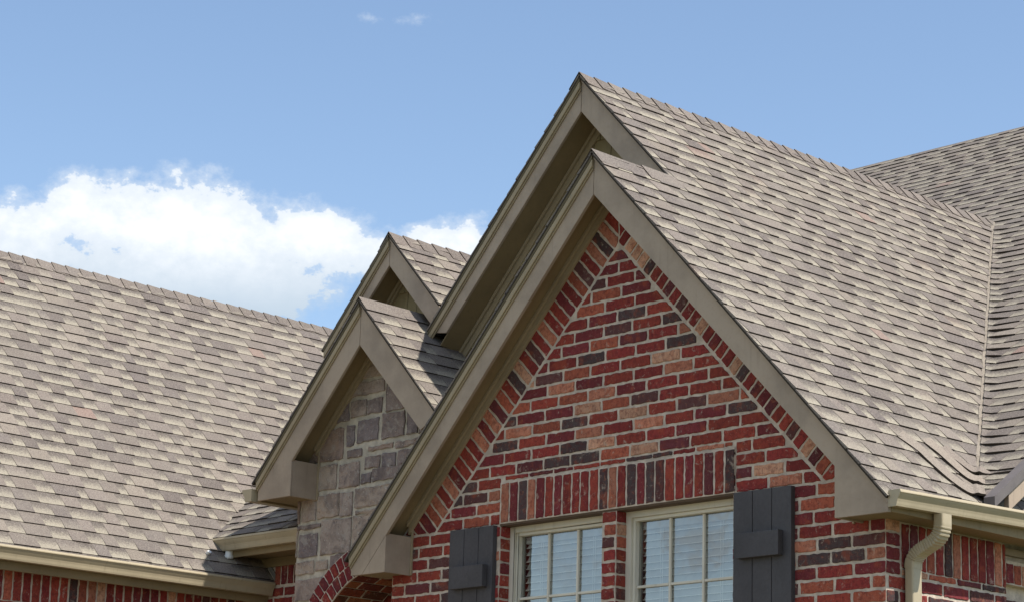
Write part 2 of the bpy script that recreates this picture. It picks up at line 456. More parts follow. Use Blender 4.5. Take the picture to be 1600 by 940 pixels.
# small far gable
xC, zC = -2.865, 6.372
def c_(x, y): return (x, y, zC-MR*abs(x-xC))
pl = mkplane(c_(-2.0, 0), (0, 1, 0), Vd(MR, 1))
o = shingle_roof('roof_slope', pl, [[c_(-2.27, yB+.012), c_(xC, yB+.012), c_(xC, 4.2), c_(-2.27, 4.2)]], seed=14)
lab(o, 'short sunlit slope of the small rear gable'); oc = o
pl = mkplane(c_(-3.62, 0), (0, 1, 0), Vd(MR, -1))
o = shingle_roof('roof_slope', pl, [[c_(-3.60, yB+.012), c_(xC, yB+.012), c_(xC, 4.2), c_(-3.60, 4.2)]], seed=15)
ridge_cap('ridge_cap', oc, xC, zC, yB+.012, 4.2, MR, seed=7)
# stone gable
xD, zD = -2.555, 5.722
def d__(x, y): return (x, y, zD-MR*abs(x-xD))
pl = mkplane(d__(-1.53, 0), (0, 1, 0), Vd(MR, 1))
o = shingle_roof('roof_slope', pl, [[d__(-1.53, yD), d__(xD, yD), d__(xD, .74), d__(-1.53, .74)]], seed=16, v0=.03)
lab(o, 'small slope of the stone gable, half in the shadow of the tall gable'); od = o
pl = mkplane(d__(-3.74, 0), (0, 1, 0), Vd(MR, -1))
o = shingle_roof('roof_slope', pl, [[d__(-3.70, yD), d__(xD, yD), d__(xD, 2.4), d__(-3.70, 2.4)]], seed=17)
ridge_cap('ridge_cap', od, xD, zD, yD, .74, MR, length=.7, seed=8)
# left wing
xL, zL = -7.11, 6.835
def l_(x, y): return (x, y, zL-MR*(x-xL))
xe = -4.348
def vL(x): return .35+(MR/.68)*(-4.64-x)
pl = mkplane(l_(xe, 0), (0, 1, 0), Vd(MR, 1))
roofL = shingle_roof('roof_slope', pl, [
    [l_(xL, -3.4), l_(-4.64, -3.4), l_(-4.64, vL(-4.64)), l_(xL, vL(xL))],
    [l_(-4.64, -3.4), l_(xe, -3.4), l_(xe, .74), l_(-4.64, .74)]], seed=18, v0=.02)
lab(roofL, 'broad shingle slope of the left wing above its long gutter')
ridge_cap('ridge_cap', roofL, xL, zL, -3.4, 6.0, MR, seed=9)
mb = MB(); mb.solid([Vector((xL, -3.4, zL)), Vector((xL, 6, zL)), Vector((xL-2.9, 6, zL-2.9*MR)), Vector((xL-2.9, -3.4, zL-2.9*MR))],
                    [Vector((xL, -3.4, zL-.05)), Vector((xL, 6, zL-.05)), Vector((xL-2.9, 6, zL-2.9*MR-.05)), Vector((xL-2.9, -3.4, zL-2.9*MR-.05))], 0, lin(140, 126, 112))
mb.build('roof_back', [SH, ED], roofL)
# the low front-facing slope in the inside corner
def n_(x, y): return (x, y, 4.235+.68*(y-.35))
pl = mkplane(n_(-4.6, .345), (1, 0, 0), (0, 1, .68))
Y9 = 2.6
roofM = shingle_roof('roof_slope', pl, [[n_(-4.64, .345), n_(-2.4, .345), n_(-2.4, Y9), n_(-4.64-(Y9-.35)*.68/MR, Y9)]], seed=19, dk=.02)
lab(roofM, 'low slope in the inside corner between the left wing and the stone gable, mostly in shadow')

# curved shingles laid across the foot of the right-hand valley
mb = MB(); rng = random.Random(4)
plR = mkplane((EX, 0, zR(EX)), (0, 1, 0), Vd(MR, 1))
def curve_band(pts, w, t, col):
    P = [Vector((x, y, max(zR(x), zE(y))+.012)) for x, y in pts]
    # subdivide with Catmull-Rom
    Q = []
    for i in range(len(P)-1):
        p0 = P[max(0, i-1)]; p1 = P[i]; p2 = P[i+1]; p3 = P[min(len(P)-1, i+2)]
        for k in range(6):
            tt = k/6; Q.append(.5*((2*p1)+(p2-p0)*tt+(2*p0-5*p1+4*p2-p3)*tt*tt+(3*p1-p0-3*p2+p3)*tt**3))
    Q.append(P[-1]); N = plR.N; out = []
    for i, q in enumerate(Q):
        d = (Q[min(i+1, len(Q)-1)]-Q[max(0, i-1)]).normalized(); side = N.cross(d).normalized()
        if side.y < 0: side = -side
        z = Vector((0, 0, max(0, lift_valley(q))))
        out.append((q+z, side))
    for i in range(len(out)-1):
        (p, s0), (q, s1) = out[i], out[i+1]
        k0 = min(1, (i+.5)/9)*(t+.007); k1 = min(1, (i+1.5)/9)*(t+.007)
        A = [p+N*k0, q+N*k1, q+s1*w+N*.011, p+s0*w+N*.011]
        f = A if (A[1]-A[0]).cross(A[2]-A[1]).z > 0 else A[::-1]
        mb.face(f, 0, col, [(0, 0)]*4)
        mb.face([p-N*.004, q-N*.004, q+N*k1, p+N*k0], 1)
        mb.face([A[3], A[2], q+s1*w, p+s0*w], 1)

curve_band([(1.86, .43), (1.93, .49), (2.0, .515), (2.06, .54), (2.12, .575), (2.165, .625), (2.2, .69), (2.25, .73)], .12, .005, lin(138, 127, 115))
curve_band([(1.84, .68), (1.9, .705), (1.967, .735), (2.04, .77), (2.09, .815), (2.14, .85), (2.25, .862)], .12, .006, lin(142, 130, 117))
curve_band([(1.87, .82), (1.937, .85), (1.985, .885), (2.03, .94), (2.09, .975), (2.15, .985), (2.26, .985)], .10, .006, lin(128, 116, 106))
mb.build('valley_shingles', [SH, ED], roofR)
mb = MB(); rng = random.Random(8); N_ = 26                # cut edge of the closed valley
for i in range(N_):
    xa, xb = -.86+(2.1+.86)*i/N_, -.86+(2.1+.86)*(i+1)/N_
    h = .027+rng.uniform(-.002, .002); wr = .045+rng.uniform(-.008, .008)
    A = [Vector((xa, xV(xa)-wr, zR(xa)+h-.012)), Vector((xb, xV(xb)-wr, zR(xb)+h-.012)), Vector((xb, xV(xb)+.004, zR(xb)+h)), Vector((xa, xV(xa)+.004, zR(xa)+h))]
    B = [p-Vector((0, 0, .02)) for p in A]; dv = rng.randint(-6, 6)
    mb.solid(A, B, 0, lin(136+dv, 126+dv, 112+dv))
mb.build('valley_strip', [SH, ED], roofR)

# ------------------------------------------------------------------ trim of the gables
def gable_trim(nm, xc, zp, m, hl, hr, yf, yw, iv, zb=None, xin=None, label=None, cut=None, frieze=.085, soffmat=None, up=.03, mi_r=None, xin_r=None, seam=False, rcut=False):
    """rake boards; iv = vertical depth of the board below the roof line"""
    zt = zp-.030; zi = zp-iv; mb = MB(); g_ = .0025
    for sx, h in ((-1, hl), (1, hr)):
        X = lambda t: xc+sx*t
        mi = mi_r if (sx > 0 and mi_r) else m
        if zb is not None and not (rcut and sx > 0):
            xi = xin_r if (sx > 0 and xin_r) else xin
            if seam and sx < 0:
                xb = (zi-zb)/m
                mb.prism([(X(xi), zi-m*xi-.004), (X(xb-.004), zb), (X(xi), zb)], yf+.0008, yf+.022)
                poly = [(X(g_), zt), (X(h), zt-m*h), (X(h), zb), (X(xb), zb), (X(xi), zi-m*xi), (X(g_), zi)]
            else: poly = [(X(g_), zt), (X(h), zt-m*h), (X(h), zb), (X(xi), zb), (X(xi), zi-mi*xi), (X(g_), zi)]
        else:
            poly = [(X(g_), zt), (X(h), zt-m*h), (X(h-.168), zi-m*(h-.168)+.03), (X(g_), zi)] if sx < 0 or cut is None else \
                   [(X(g_), zt), (X(h), zt-m*h), (X(h-.10), zi-m*(h-.10)), (X(g_), zi)]
        mb.prism(poly, yf, yf+.022)
        if zb is not None and not (rcut and sx > 0):     # boxed return
            w_ = xi
            mb.prism([(X(w_), zb), (X(w_+.016), zb), (X(w_+.016), zi-m*w_+.01), (X(w_), zi-m*w_+.01)], yf+.022, yw+.05)
    fa = mb.build('rake_board', TRIM, house, bevel=.003)
    if label: lab(fa, label)
    mb = MB()
    for sx, h in ((-1, hl), (1, hr)):
        X = lambda t: xc+sx*t
        if sx > 0:
            mb.prism([(X(0), zt+.014), (X(h+.004), zt+.014-m*(h+.004)), (X(h+.004), zt-.012-m*(h+.004)), (X(0), zt-.012)], yf-.010, yf-.0015, 2)
            continue
        mb.prism([(X(0), zt-.016), (X(h+.004), zt-.016-m*(h+.004)), (X(h+.004), zt-.064-m*(h+.004)), (X(0), zt-.064)], yf-.021, yf-.0015)
        mb.prism([(X(0), zt-.0665), (X(h+.002), zt-.0665-m*(h+.002)), (X(h+.002), zt-.080-m*(h+.002)), (X(0), zt-.080)], yf-.011, yf-.0015)
        mb.prism([(X(0), zt+.014), (X(h+.008), zt+.014-m*(h+.008)), (X(h+.008), zt-.0145-m*(h+.008)), (X(0), zt-.0145)], yf-.0228, yf-.0015, 1)
    mb.build('crown_moulding', [CROWN, DECK, TRIM], fa, bevel=.002)
    mb = MB(); zs = zi+up
    for sx, h in ((-1, hl), (1, hr)):
        X = lambda t: xc+sx*t
        if zb is not None: h = min(h, (zs-zb-.03)/m)
        mb.prism([(X(0), zs), (X(h), zs-m*h), (X(h), zs+.012-m*h), (X(0), zs+.012)], yf+.0235, yw+.03)
    if zb is not None:
        for sx, h in ((-1, hl), (1, hr)):
            if rcut and sx > 0: continue
            x0, x1 = sorted((xc+sx*(xin+.018), xc+sx*(h-.002)))
            mb.box(x0, x1, yf+.024, yw+.08, zb+.012, zb+.022)
    mb.build('soffit', soffmat or SOFF, fa)
    mb = MB()
    for sx, h in ((-1, hl), (1, hr)):
        X = lambda t: xc+sx*t; hh = (xin+.02) if xin else h
        mb.prism([(X(0), zs-.002), (X(hh), zs-.002-m*hh), (X(hh), zs-frieze-m*hh), (X(0), zs-frieze)], yw-.026, yw-.002)
        mb.prism([(X(0), zs-.003), (X(hh), zs-.003-m*hh), (X(hh), zs-.035-m*hh), (X(0), zs-.035)], yw-.046, yw-.0275)
        if xin and not (rcut and sx > 0):
            x0, x1 = sorted((X(xin-.002), X(xin-.013)))
            mb.box(x0, x1, yw-.020, yw-.002, zb+.002, zs-m*xin-.01)
    mb.build('frieze_board', CROWN, fa, bevel=.002)
    return fa
gable_trim('A', 0, 6.226, MR, 2.245, 2.305, -.24, 0, .275, 3.700, 1.895, 'rake boards of the front brick gable', up=.135, frieze=.088, mi_r=1.012, xin_r=1.935, seam=True)
gable_trim('D', xD, zD, MR, 1.095, .86, 0, .26, .325, 4.385, .715, 'rake boards of the stone gable', up=.16, frieze=.065, rcut=True)
gable_trim('B', xB, zB, MR, 1.49, 1.16, .50, .75, .262, label='rake boards of the tall rear gable', cut=1, frieze=.095, up=.035)
gable_trim('C', xC, zC, MR, .70, .60, .505, .75, .235, label='rake boards of the small rear gable', cut=1, frieze=.06, up=.08)

# ------------------------------------------------------------------ brickwork
BRC = [((140, 54, 50), 30), ((150, 64, 52), 22), ((122, 50, 54), 20), ((168, 90, 68), 9), ((78, 66, 65), 10), ((98, 66, 64), 6), ((206, 156, 126), 8), ((188, 122, 96), 9), ((104, 52, 56), 6)]
def brick_col(rng):
    c = rng.choices([x[0] for x in BRC], [x[1] for x in BRC])[0]
    k = rng.uniform(.88, 1.1); return lin(*[min(255, c_*k) for c_ in c])

class Wall:
    """a wall face: P(a, z, d): a along the wall, z up, d outwards"""
    def __init__(s, kind, off): s.kind = kind; s.off = off
    def P(s, a, z, d=0.):
        return Vector((a, s.off-d, z)) if s.kind == 'front' else Vector((s.off+d, a, z))
def unit(mb, W_, poly, rng, col, depth=.006, jit=.0034, seg=.028, mi=0, inset=.0035, rough=0.):
    """one brick or stone: jittered outline, arrised edge, slightly pillowed face"""
    if area(poly) < 0: poly = poly[::-1]
    pts = []; n = len(poly)
    for i in range(n):
        p, q = Vector((*poly[i], 0)), Vector((*poly[(i+1) % n], 0)); L = (q-p).length
        k = max(1, int(round(L/seg)))
        for j in range(k):
            t = j/k
            if j == 0 and L > .02:
                e_ = min(.004, L*.2)
                pr_ = Vector((*poly[(i-1) % n], 0)); dd = (pr_-p)
                if dd.length > .02: pts.append(p+dd.normalized()*e_)
                pts.append(p+(q-p).normalized()*e_)
            else: pts.append(p+(q-p)*t)
    cx = sum(p.x for p in pts)/len(pts); cy = sum(p.y for p in pts)/len(pts)
    o = []; inn = []
    w = max(p.x for p in pts)-min(p.x for p in pts); h = max(p.y for p in pts)-min(p.y for p in pts)
    for p in pts:
        x = p.x+rng.uniform(-jit, jit); y = p.y+rng.uniform(-jit, jit); o.append((x, y))
        sx = 1-inset*2/max(w, .02); sy = 1-inset*2/max(h, .02)
        inn.append((cx+(x-cx)*sx, cy+(y-cy)*sy))
    dz = depth+rng.uniform(-.0015, .0015); tilt = rng.uniform(-.002, .002)
    m_ = len(o)
    back = [W_.P(x, y, -.01) for x, y in o]; mid = [W_.P(x, y, dz-.0025) for x, y in o]
    fr = [W_.P(x, y, dz+tilt*(x-cx)/max(w, .01)+rough*rng.uniform(-1, 1)) for x, y in inn]
    fl = W_.kind == 'front'
    def F(l): mb.face(l if fl else l, mi, col)
    F(fr)
    for i in range(m_):
        j = (i+1) % m_
        F([mid[i], mid[j], fr[j], fr[i]]); F([back[i], back[j], mid[j], mid[i]])

CH = .0797; BZ = 3.645                     # course height, reference bed joint
def courses(mb, W_, z0, z1, spans, rng, L=.2545, jl=.021, jb=.0175, clipper=None):
    """running bond; spans(zc) -> list of (a0,a1)"""
    k0 = int(math.floor((z0-BZ)/CH)); k1 = int(math.ceil((z1-BZ)/CH))
    for k in range(k0, k1):
        za = BZ+k*CH+jb/2; zb = BZ+(k+1)*CH-jb/2
        if za > z1-.02 or zb < z0+.02: continue
        for (a0, a1) in spans((za+zb)/2):
            s = a0-((k % 2)*.5+.04*math.sin(k*2.3))*L-L
            while s < a1:
                Lk = L+rng.uniform(-.012, .012)
                x0, x1 = max(s+jl/2, a0+.004), min(s+Lk-jl/2, a1-.004)
                if x1-x0 > .035:
                    rect = [(x0, max(za, z0)), (x1, max(za, z0)), (x1, min(zb, z1)), (x0, min(zb, z1))]
                    if clipper: rect = clip(rect, clipper)
                    if rect and abs(area(rect)) > .0007: unit(mb, W_, rect, rng, brick_col(rng))
                s += Lk
rngb = random.Random(31)
WA = Wall('front', 0.)
mb = MB()
XL_, XR_ = -2.09, 2.10
OP = [(-1.03, -.10), (.02, .98)]; ZH, ZS = 3.968, 2.1
def spans(zc):
    if ZS < zc < ZH+.0: return [(XL_, OP[0][0]), (OP[0][1], OP[1][0]), (OP[1][1], XR_)]
    if ZH <= zc < 4.245: return [(XL_, -1.035), (1.0, XR_)]
    return [(XL_, XR_)]
AI = 5.672; SI = 1.025                      # inner edge of the sloping soldier band
inner = [(-2.2, 0), (2.2, 0), (2.2, 4.03), ((AI-4.03)/SI, 4.03), (0, AI-.012), (-(AI-4.03)/SI, 4.03), (-2.2, 4.03)]
courses(mb, WA, 1.5, 3.966, spans, rngb)
tri = [(-(AI-3.966)/SI+.012, 3.966), ((AI-3.966)/SI-.012, 3.966), (0, AI-.014)]
# window-level courses above 3.995 up to the band
def spans2(zc):
    if zc < 4.245: return [(-1.9, -1.035), (1.0, 1.9)]
    if zc < 4.283: return []
    return [(-1.9, 1.9)]
courses(mb, WA, 3.966, 5.75, spans2, rngb, clipper=tri)
# sloping soldiers on both sides
for sx in (-1, 1):
    dirv = Vector((1, SI)).normalized() if sx < 0 else Vector((-1, SI)).normalized()   # up the slope
    nrm = Vector((-dirv.y, dirv.x)) if sx < 0 else Vector((dirv.y, -dirv.x))            # away from the field
    p0 = Vector((sx*(AI-4.005)/SI, 4.005)); Ltot = (Vector((0, AI))-p0).length
    s = 0.; lim = [(0, 3.9), (sx*2.2, 3.9), (sx*2.2, 6.3), (0, 6.3)]
    lim2 = [(-2.5, 3.974), (2.5, 3.974), (2.5, 6.5), (-2.5, 6.5)]
    s = -.34
    while s < Ltot+.3:
        w = .0795+rngb.uniform(-.003, .003)
        a_ = p0+dirv*(s+.0085)+nrm*.014; b2 = p0+dirv*(s+w-.0085)+nrm*.014
        q = [(a_.x, a_.y), (b2.x, b2.y), ((b2+nrm*.245).x, (b2+nrm*.245).y), ((a_+nrm*.245).x, (a_+nrm*.245).y)]
        q = clip(q, [(sx*.006, 3.5), (sx*2.04, 3.5), (sx*2.04, 6.5), (sx*.006, 6.5)])
        if q: q = clip(q, [(sx*0., 6.058), (sx*2.5, 6.058-MR*2.5), (sx*2.5, 3.), (sx*0., 3.)])
        if q: q = clip(q, lim2)
        if q and abs(area(q)) > .0022: unit(mb, WA, q, rngb, brick_col(rngb))
        s += w
# thin split course over the lintel
x = -.99
while x < .96:
    w = rngb.uniform(.15, .25); x1 = min(x+w, .985)
    unit(mb, WA, [(x, 4.256), (x1-.012, 4.256), (x1-.012, 4.279), (x, 4.279)], rngb, brick_col(rngb)); x += w
# mortar body of the wall, round the two openings
def gp(x): return 6.226-.10-MR*abs(x)
T = .11
for (x0, x1, z0, z1) in [(XL_, OP[0][0], .0, ZH), (OP[0][1], OP[1][0], .0, ZH), (OP[1][1], XR_, .0, ZH), (OP[0][0], OP[0][1], 0, ZS), (OP[1][0], OP[1][1], 0, ZS)]:
    mb.box(x0, x1, 0, T, z0, z1, 1)
xg = 1.96; mb.prism([(-2.05, ZH-.0), (-2.05, gp(2.05)), (-xg, gp(xg)), (-xg, ZH)], 0, T, 1); mb.prism([(2.05, ZH), (2.05, gp(2.05)), (xg, gp(xg)), (xg, ZH)], 0, T, 1); mb.prism([(-xg, ZH), (xg, ZH), (xg, gp(xg)), (0, gp(0)), (-xg, gp(xg))], 0, T, 1)
wallA = mb.build('brick_gable_wall', [BR, MO], house)
lab(wallA, 'red brick front gable wall with a sloping soldier band under its rakes')
# reveals of the openings: header bricks turned into the wall
mb = MB()
class Rev:
    kind = 'side'
    def __init__(s, x): s.x = x
    def P(s, a, z, d=0.): return Vector((s.x+d, a, z))
for xr in (OP[0][0], OP[1][0]):
    k = 0
    for k in range(-20, 5):
        za, zb = BZ+k*CH+.007, BZ+(k+1)*CH-.007
        if zb > ZH or za < ZS: continue
        unit(mb, Rev(xr), [(.006, za), (.098, za), (.098, zb), (.006, zb)], rngb, brick_col(rngb), depth=.005)
mb.build('window_reveal', [BR, MO], wallA)
# soldier lintel
mb = MB(); WLn = Wall('front', -.010)
mb.box(-1.03, .995, -.010, .0, 3.970, 4.243, 1)
mb.box(-1.03, .995, -.004, .10, 3.958, 3.9695, 2)
x = -1.022; 
while x < .96:
    w = .0805+rngb.uniform(-.004, .004)
    unit(mb, WLn, [(x+.008, 3.978), (x+w-.008, 3.978), (x+w-.008, 4.232), (x+.008, 4.232)], rngb, brick_col(rngb)); x += w
o = mb.build('brick_lintel', [BR, MO, flat('lintel_steel', (92, 74, 58), .7)], wallA)
lab(o, 'row of upright bricks over both windows')

# right side wall (faces +X)
WS = Wall('side', 2.10); mb = MB(); YW = 1.135
def spS(zc): return [(.0, YW)]
courses(mb, WS, 1.2, 3.445, spS, rngb)
mb.box(1.99, 2.0995, .11, YW, 0, 3.80, 1)
for (z0, z1, n0) in ((3.453, 3.703, 0),):
    y = .135
    while y < YW-.02:
        w = .0795+rngb.uniform(-.003, .003); y1 = min(y+w-.006, YW-.003)
        unit(mb, WS, [(y+.008, z0), (y1-.003, z0), (y1-.003, z1), (y+.008, z1)], rngb, brick_col(rngb), depth=.007); y += w
for k in (-3, -2, -1, 0):   # corner bricks beside the soldiers
    za, zb = BZ+k*CH+.007, BZ+(k+1)*CH-.007
    if zb < 3.72: unit(mb, WS, [(.004, za), (.118, za), (.118, zb), (.004, zb)], rngb, brick_col(rngb), depth=.008)
sw = mb.build('brick_side_wall', [BR, MO], house); lab(sw, 'brick side wall with upright bricks under the long gutter')
# further stretch of side wall, set back, with a rowlock band
mb = MB(); W2 = Wall('side', 2.02)
mb.box(1.85, 2.0195, YW+.002, 6, 0, 3.80, 1)
courses(mb, W2, 1.2, 3.40, lambda z: [(YW+.01, 2.4)], rngb)
mb.box(2.02, 2.075, YW+.03, 2.4, 3.48, 3.62, 1)
W3 = Wall('side', 2.075); y = YW+.035
while y < 2.3:
    unit(mb, W3, [(y+.005, 3.488), (y+.075, 3.488), (y+.075, 3.60), (y+.005, 3.60)], rngb, brick_col(rngb)); y += .08
o = mb.build('brick_side_wall', [BR, MO], house); lab(o, 'recessed brick wall at the far right with a projecting brick band')
mb = MB(); mb.box(2.02, 2.05, YW+.012, 2.6, 3.66, 3.70); mb.build('frieze_board', TRIM, o)

# ------------------------------------------------------------------ windows
def window(x0, x1, label):
    mb = MB(); yf = .085; fw = .044; zt = ZH-.004; zb = ZS
    def ring(mb, x0, x1, z0, z1, w, y0, y1, mi=0):
        mb.box(x0, x0+w, y0, y1, z0, z1, mi); mb.box(x1-w, x1, y0, y1, z0, z1, mi)
        mb.box(x0+w, x1-w, y0, y1, z1-w, z1, mi); mb.box(x0+w, x1-w, y0, y1, z0, z0+w, mi)
    ring(mb, x0+.003, x1-.003, zb, zt, fw, yf, yf+.07)
    ring(mb, x0+fw+.0045, x1-fw-.0045, zb+fw+.0015, zt-fw-.0015, .020, yf+.018, yf+.072)
    fr = mb.build('window', VIN, house, bevel=.003); lab(fr, label)
    mb = MB(); ix0, ix1 = x0+fw+.026, x1-fw-.026; iz1 = zt-fw-.024; iz0 = zb+fw+.024
    cols = 3
    for i in range(1, cols):
        xx = ix0+(ix1-ix0)*i/cols; mb.box(xx-.008, xx+.008, yf+.034, yf+.0500, iz0, iz1)
    z = iz1-.405
    while z > iz0+.1:
        for i in range(cols):
            xa = ix0+(ix1-ix0)*i/cols+(.0105 if i else 0); xb = ix0+(ix1-ix0)*(i+1)/cols-(.0105 if i < cols-1 else 0)
            mb.box(xa, xb, yf+.035, yf+.0495, z-.008, z+.008)
        z -= .42
    mb.build('muntin', VIN, fr, bevel=.002)
    mb = MB(); mb.face([(ix0-.004, yf+.052, iz0-.004), (ix1+.004, yf+.052, iz0-.004), (ix1+.004, yf+.052, iz1+.004), (ix0-.004, yf+.052, iz1+.004)])
    mb.build('pane', GL, fr)
    # horizontal blind behind the glass
    mb = MB(); yb = yf+.100; z = iz1-.05
    mb.box(ix0+.012, ix1-.004, yb-.025, yb+.03, iz1-.045, iz1-.002)
    while z > iz0:
        a_ = rad(60); w = .05; dy, dz = math.cos(a_)*w/2, math.sin(a_)*w/2
        sg = random.uniform(-.0015, .0015)
        A = [Vector((ix0+.014, yb-dy, z-dz+sg)), Vector((ix1-.006, yb-dy, z-dz-sg)), Vector((ix1-.006, yb+dy, z+dz-sg)), Vector((ix0+.014, yb+dy, z+dz+sg))]
        B = [p+Vector((0, -.003, .004)) for p in A]
        mb.solid(A, B); mb.box(ix0+.014, ix1-.006, yb-dy-.010, yb-dy-.0045, z-dz+sg-.002, z-dz+sg+.003, 1); z -= .0455  # added white lip paints the bright lower edge of each slat
    for t in (.2, .8):
        xx = ix0+(ix1-ix0)*t
        for q in (0, .018): mb.box(xx+q, xx+q+.0025, yb-.0325, yb-.030, iz0, iz1-.05, 1)
    mb.build('blind', [BLS, WH], fr)
    mb = MB()
    for (p, q) in (((x0-.02, .165), (x0-.02, .6)), ):
        pass
    mb.box(x0-.05, x1+.05, .50, .52, zb-.1, zt+.1); mb.box(x0-.05, x0-.03, .17, .50, zb-.1, zt+.1)
    mb.box(x1+.03, x1+.05, .17, .50, zb-.1, zt+.1); mb.box(x0-.03, x1+.03, .17, .50, zt+.08, zt+.1)
    mb.build('room_interior', DK, fr)
    return fr
window(OP[0][0], OP[0][1], 'left window of the pair, beside the left charcoal shutter')
window(OP[1][0], OP[1][1], 'right window of the pair, partly behind the right charcoal shutter')

# ------------------------------------------------------------------ shutters
def shutter(x0, x1, bx0, bx1, label):
    mb = MB(); n = 3; w = (x1-x0)/n; zt = 3.962; zb = 2.08
    for i in range(n):
        mb.box(x0+i*w+(.0022 if i else 0), x0+(i+1)*w-(.0022 if i < n-1 else 0), -.040, -.002, zb, zt)
    mb.box(x0+.01, x1-.01, -.030, -.004, zb+.01, zt-.01)
    s_ = mb.build('shutter', SHUT, house, bevel=.003); lab(s_, label)
    for z0 in (3.562, 2.32):
        mb = MB(); mb.box(bx0, bx1, -.085, -.0415, z0, z0+.146)
        for xx in (bx0+.05, (bx0+bx1)/2+.01, bx1-.05):
            mb.box(xx-.003, xx+.003, -.0858, -.08, z0+.09, z0+.096, 1)
        mb.build('batten', [SHUT, DK], s_, bevel=.003)
shutter(-1.475, -1.055, -1.417, -1.10, 'charcoal board shutter left of the windows')
shutter(1.015, 1.455, 1.075, 1.395, 'charcoal board shutter right of the windows')

# ------------------------------------------------------------------ stone wall
import itertools
def stone_wall():
    mb = MB(); rng = random.Random(77); WD = Wall('front', .26)
    O = Vector((10.15, -10.4526, 1.6))
    A1 = lambda u, v: (440+u/4.7, 540+v/4.7); A2 = lambda u, v: (440+u/4.7, 740+v/4.7)
    def wp(px, py):     # where that point of the stonework lies on the wall's plane
        d = f_*3695.2+R2*(px-800)+D2*(py-470); t = (.26-O.y)/d.y; q = O+d*t; return q.x, q.z
    S1 = [(600, 60, 150, 800), (590, 160, 245, 830), (520, 285, 378, 765), (780, 238, 480, 1000), (520, 410, 528, 628), (640, 395, 500, 745),
          (370, 400, 572, 505), (487, 588, 740, 543), (566, 552, 712, 720), (748, 500, 682, 912), (932, 465, 650, 1005), (1020, 470, 640, 1180),
          (225, 640, 868, 462), (490, 772, 822, 597), (645, 742, 775, 822), (843, 705, 748, 1100), (622, 815, 905, 727), (742, 790, 890, 843), (862, 768, 868, 1020),
          (222, 895, 1075, 413), (432, 872, 1046, 580), (592, 938, 1012, 662), (675, 905, 995, 900)]
    S2 = [(160, 182, 352, 258), (274, 160, 326, 430), (440, 140, 316, 526), (546, 108, 252, 900), (546, 275, 300, 900), (112, 388, 416, 288), (300, 347, 597, 520), (530, 310, 575, 900),
          (138, 450, 616, 272), (84, 425, 620, 126), (82, 655, 746, 243), (256, 640, 716, 340), (366, 595, 690, 560), (110, 782, 935, 300), (78, 775, 940, 100), (98, 200, 372, 146)]
    gl = lambda x: zD-.10-MR*abs(x-xD)
    tri = [(xD-.93, 3.0), (xD+1.1, 3.0), (xD+1.1, gl(xD+1.1)), (xD, gl(xD)), (xD-.93, gl(xD-.93))]
    cols = [(166, 148, 136), (142, 127, 120), (174, 156, 140), (136, 124, 122), (158, 136, 122), (168, 152, 140)]
    for L_, F in ((S1, A1), (S2, A2)):
        for (u0, vt, vb, u1) in L_:
            ax, at = wp(*F(u0, vt)); _, ab = wp(*F(u0, vb)); bx, _ = wp(*F(u1, vt-(u1-u0)*.17))
            q = clip([(ax, ab), (bx, ab), (bx, at), (ax, at)], tri)
            if q and abs(area(q)) > .001:
                # keep clear of the arch
                if all((x+2.5)**2+(z-3.08)**2 < .93**2 for x, z in q): continue
                unit(mb, WD, q, rng, lin(*rng.choice(cols)), depth=.012, jit=.0065, seg=.04, inset=.006, rough=.003)
    # lower courses out of the picture and the stretch behind the brick gable
    z = 3.55
    while z > .3:
        x = xD-.92; h = rng.uniform(.16, .26)
        while x < -3.3:
            w = rng.uniform(.12, .25); x1 = min(x+w, -3.27)
            if x1-x > .05: unit(mb, WD, [(x+.008, z-h+.008), (x1-.008, z-h+.008), (x1-.008, z-.008), (x+.008, z-.008)], rng, lin(*rng.choice(cols)), depth=.012, jit=.005, seg=.05, inset=.012, rough=.003)
            x += w
        z -= h
    # mortar body with the arched opening
    c, cz, rr = -2.48, 3.08, .76; n = 16; T0, T1 = .26, .66
    top = lambda x: min(gl(x), 99)
    xs = [c-rr*math.cos(math.pi*i/n) for i in range(n+1)]
    for i in range(n):
        xa, xb = xs[i], xs[i+1]; za = cz+math.sqrt(max(0, rr*rr-(xa-c)**2)); zb_ = cz+math.sqrt(max(0, rr*rr-(xb-c)**2))
        pts = [(xa, za), (xb, zb_), (xb, top(xb))]
        if xa < xD < xb: pts.append((xD, top(xD)))
        pts.append((xa, top(xa)))
        mb.prism(pts, T0, T1, 1)
    mb.prism([(xD-.93, 0), (c-rr, 0), (c-rr, top(c-rr)), (xD-.93, top(xD-.93))], T0, T1, 1)
    mb.prism([(c+rr, 0), (-1.6, 0), (-1.6, top(-1.6)), (c+rr, top(c+rr))], T0, T1, 1)
    w_ = mb.build('stone_wall', [ST, MS], house); lab(w_, 'grey brown stone gable wall with pale mortar')
    # double ring of brick headers and the brick underside of the arch
    mb = MB(); W4 = Wall('front', .225)
    for (ra, rb, off) in ((.765, .862, 0), (.872, .965, .5)):
        a_ = 0.
        st = .068/ra
        nn = int(math.pi/st)
        for i in range(nn):
            t0 = math.pi*(i+.09+off*.0)/nn; t1 = math.pi*(i+.91)/nn
            q = [(c-ra*math.cos(t0), cz+ra*math.sin(t0)), (c-ra*math.cos(t1), cz+ra*math.sin(t1)), (c-rb*math.cos(t1), cz+rb*math.sin(t1)), (c-rb*math.cos(t0), cz+rb*math.sin(t0))]
            unit(mb, W4, q, rng, lin(*rng.choice([(128, 42, 44), (112, 36, 42), (140, 56, 50), (104, 44, 48)])), depth=.008)
    nn = 40
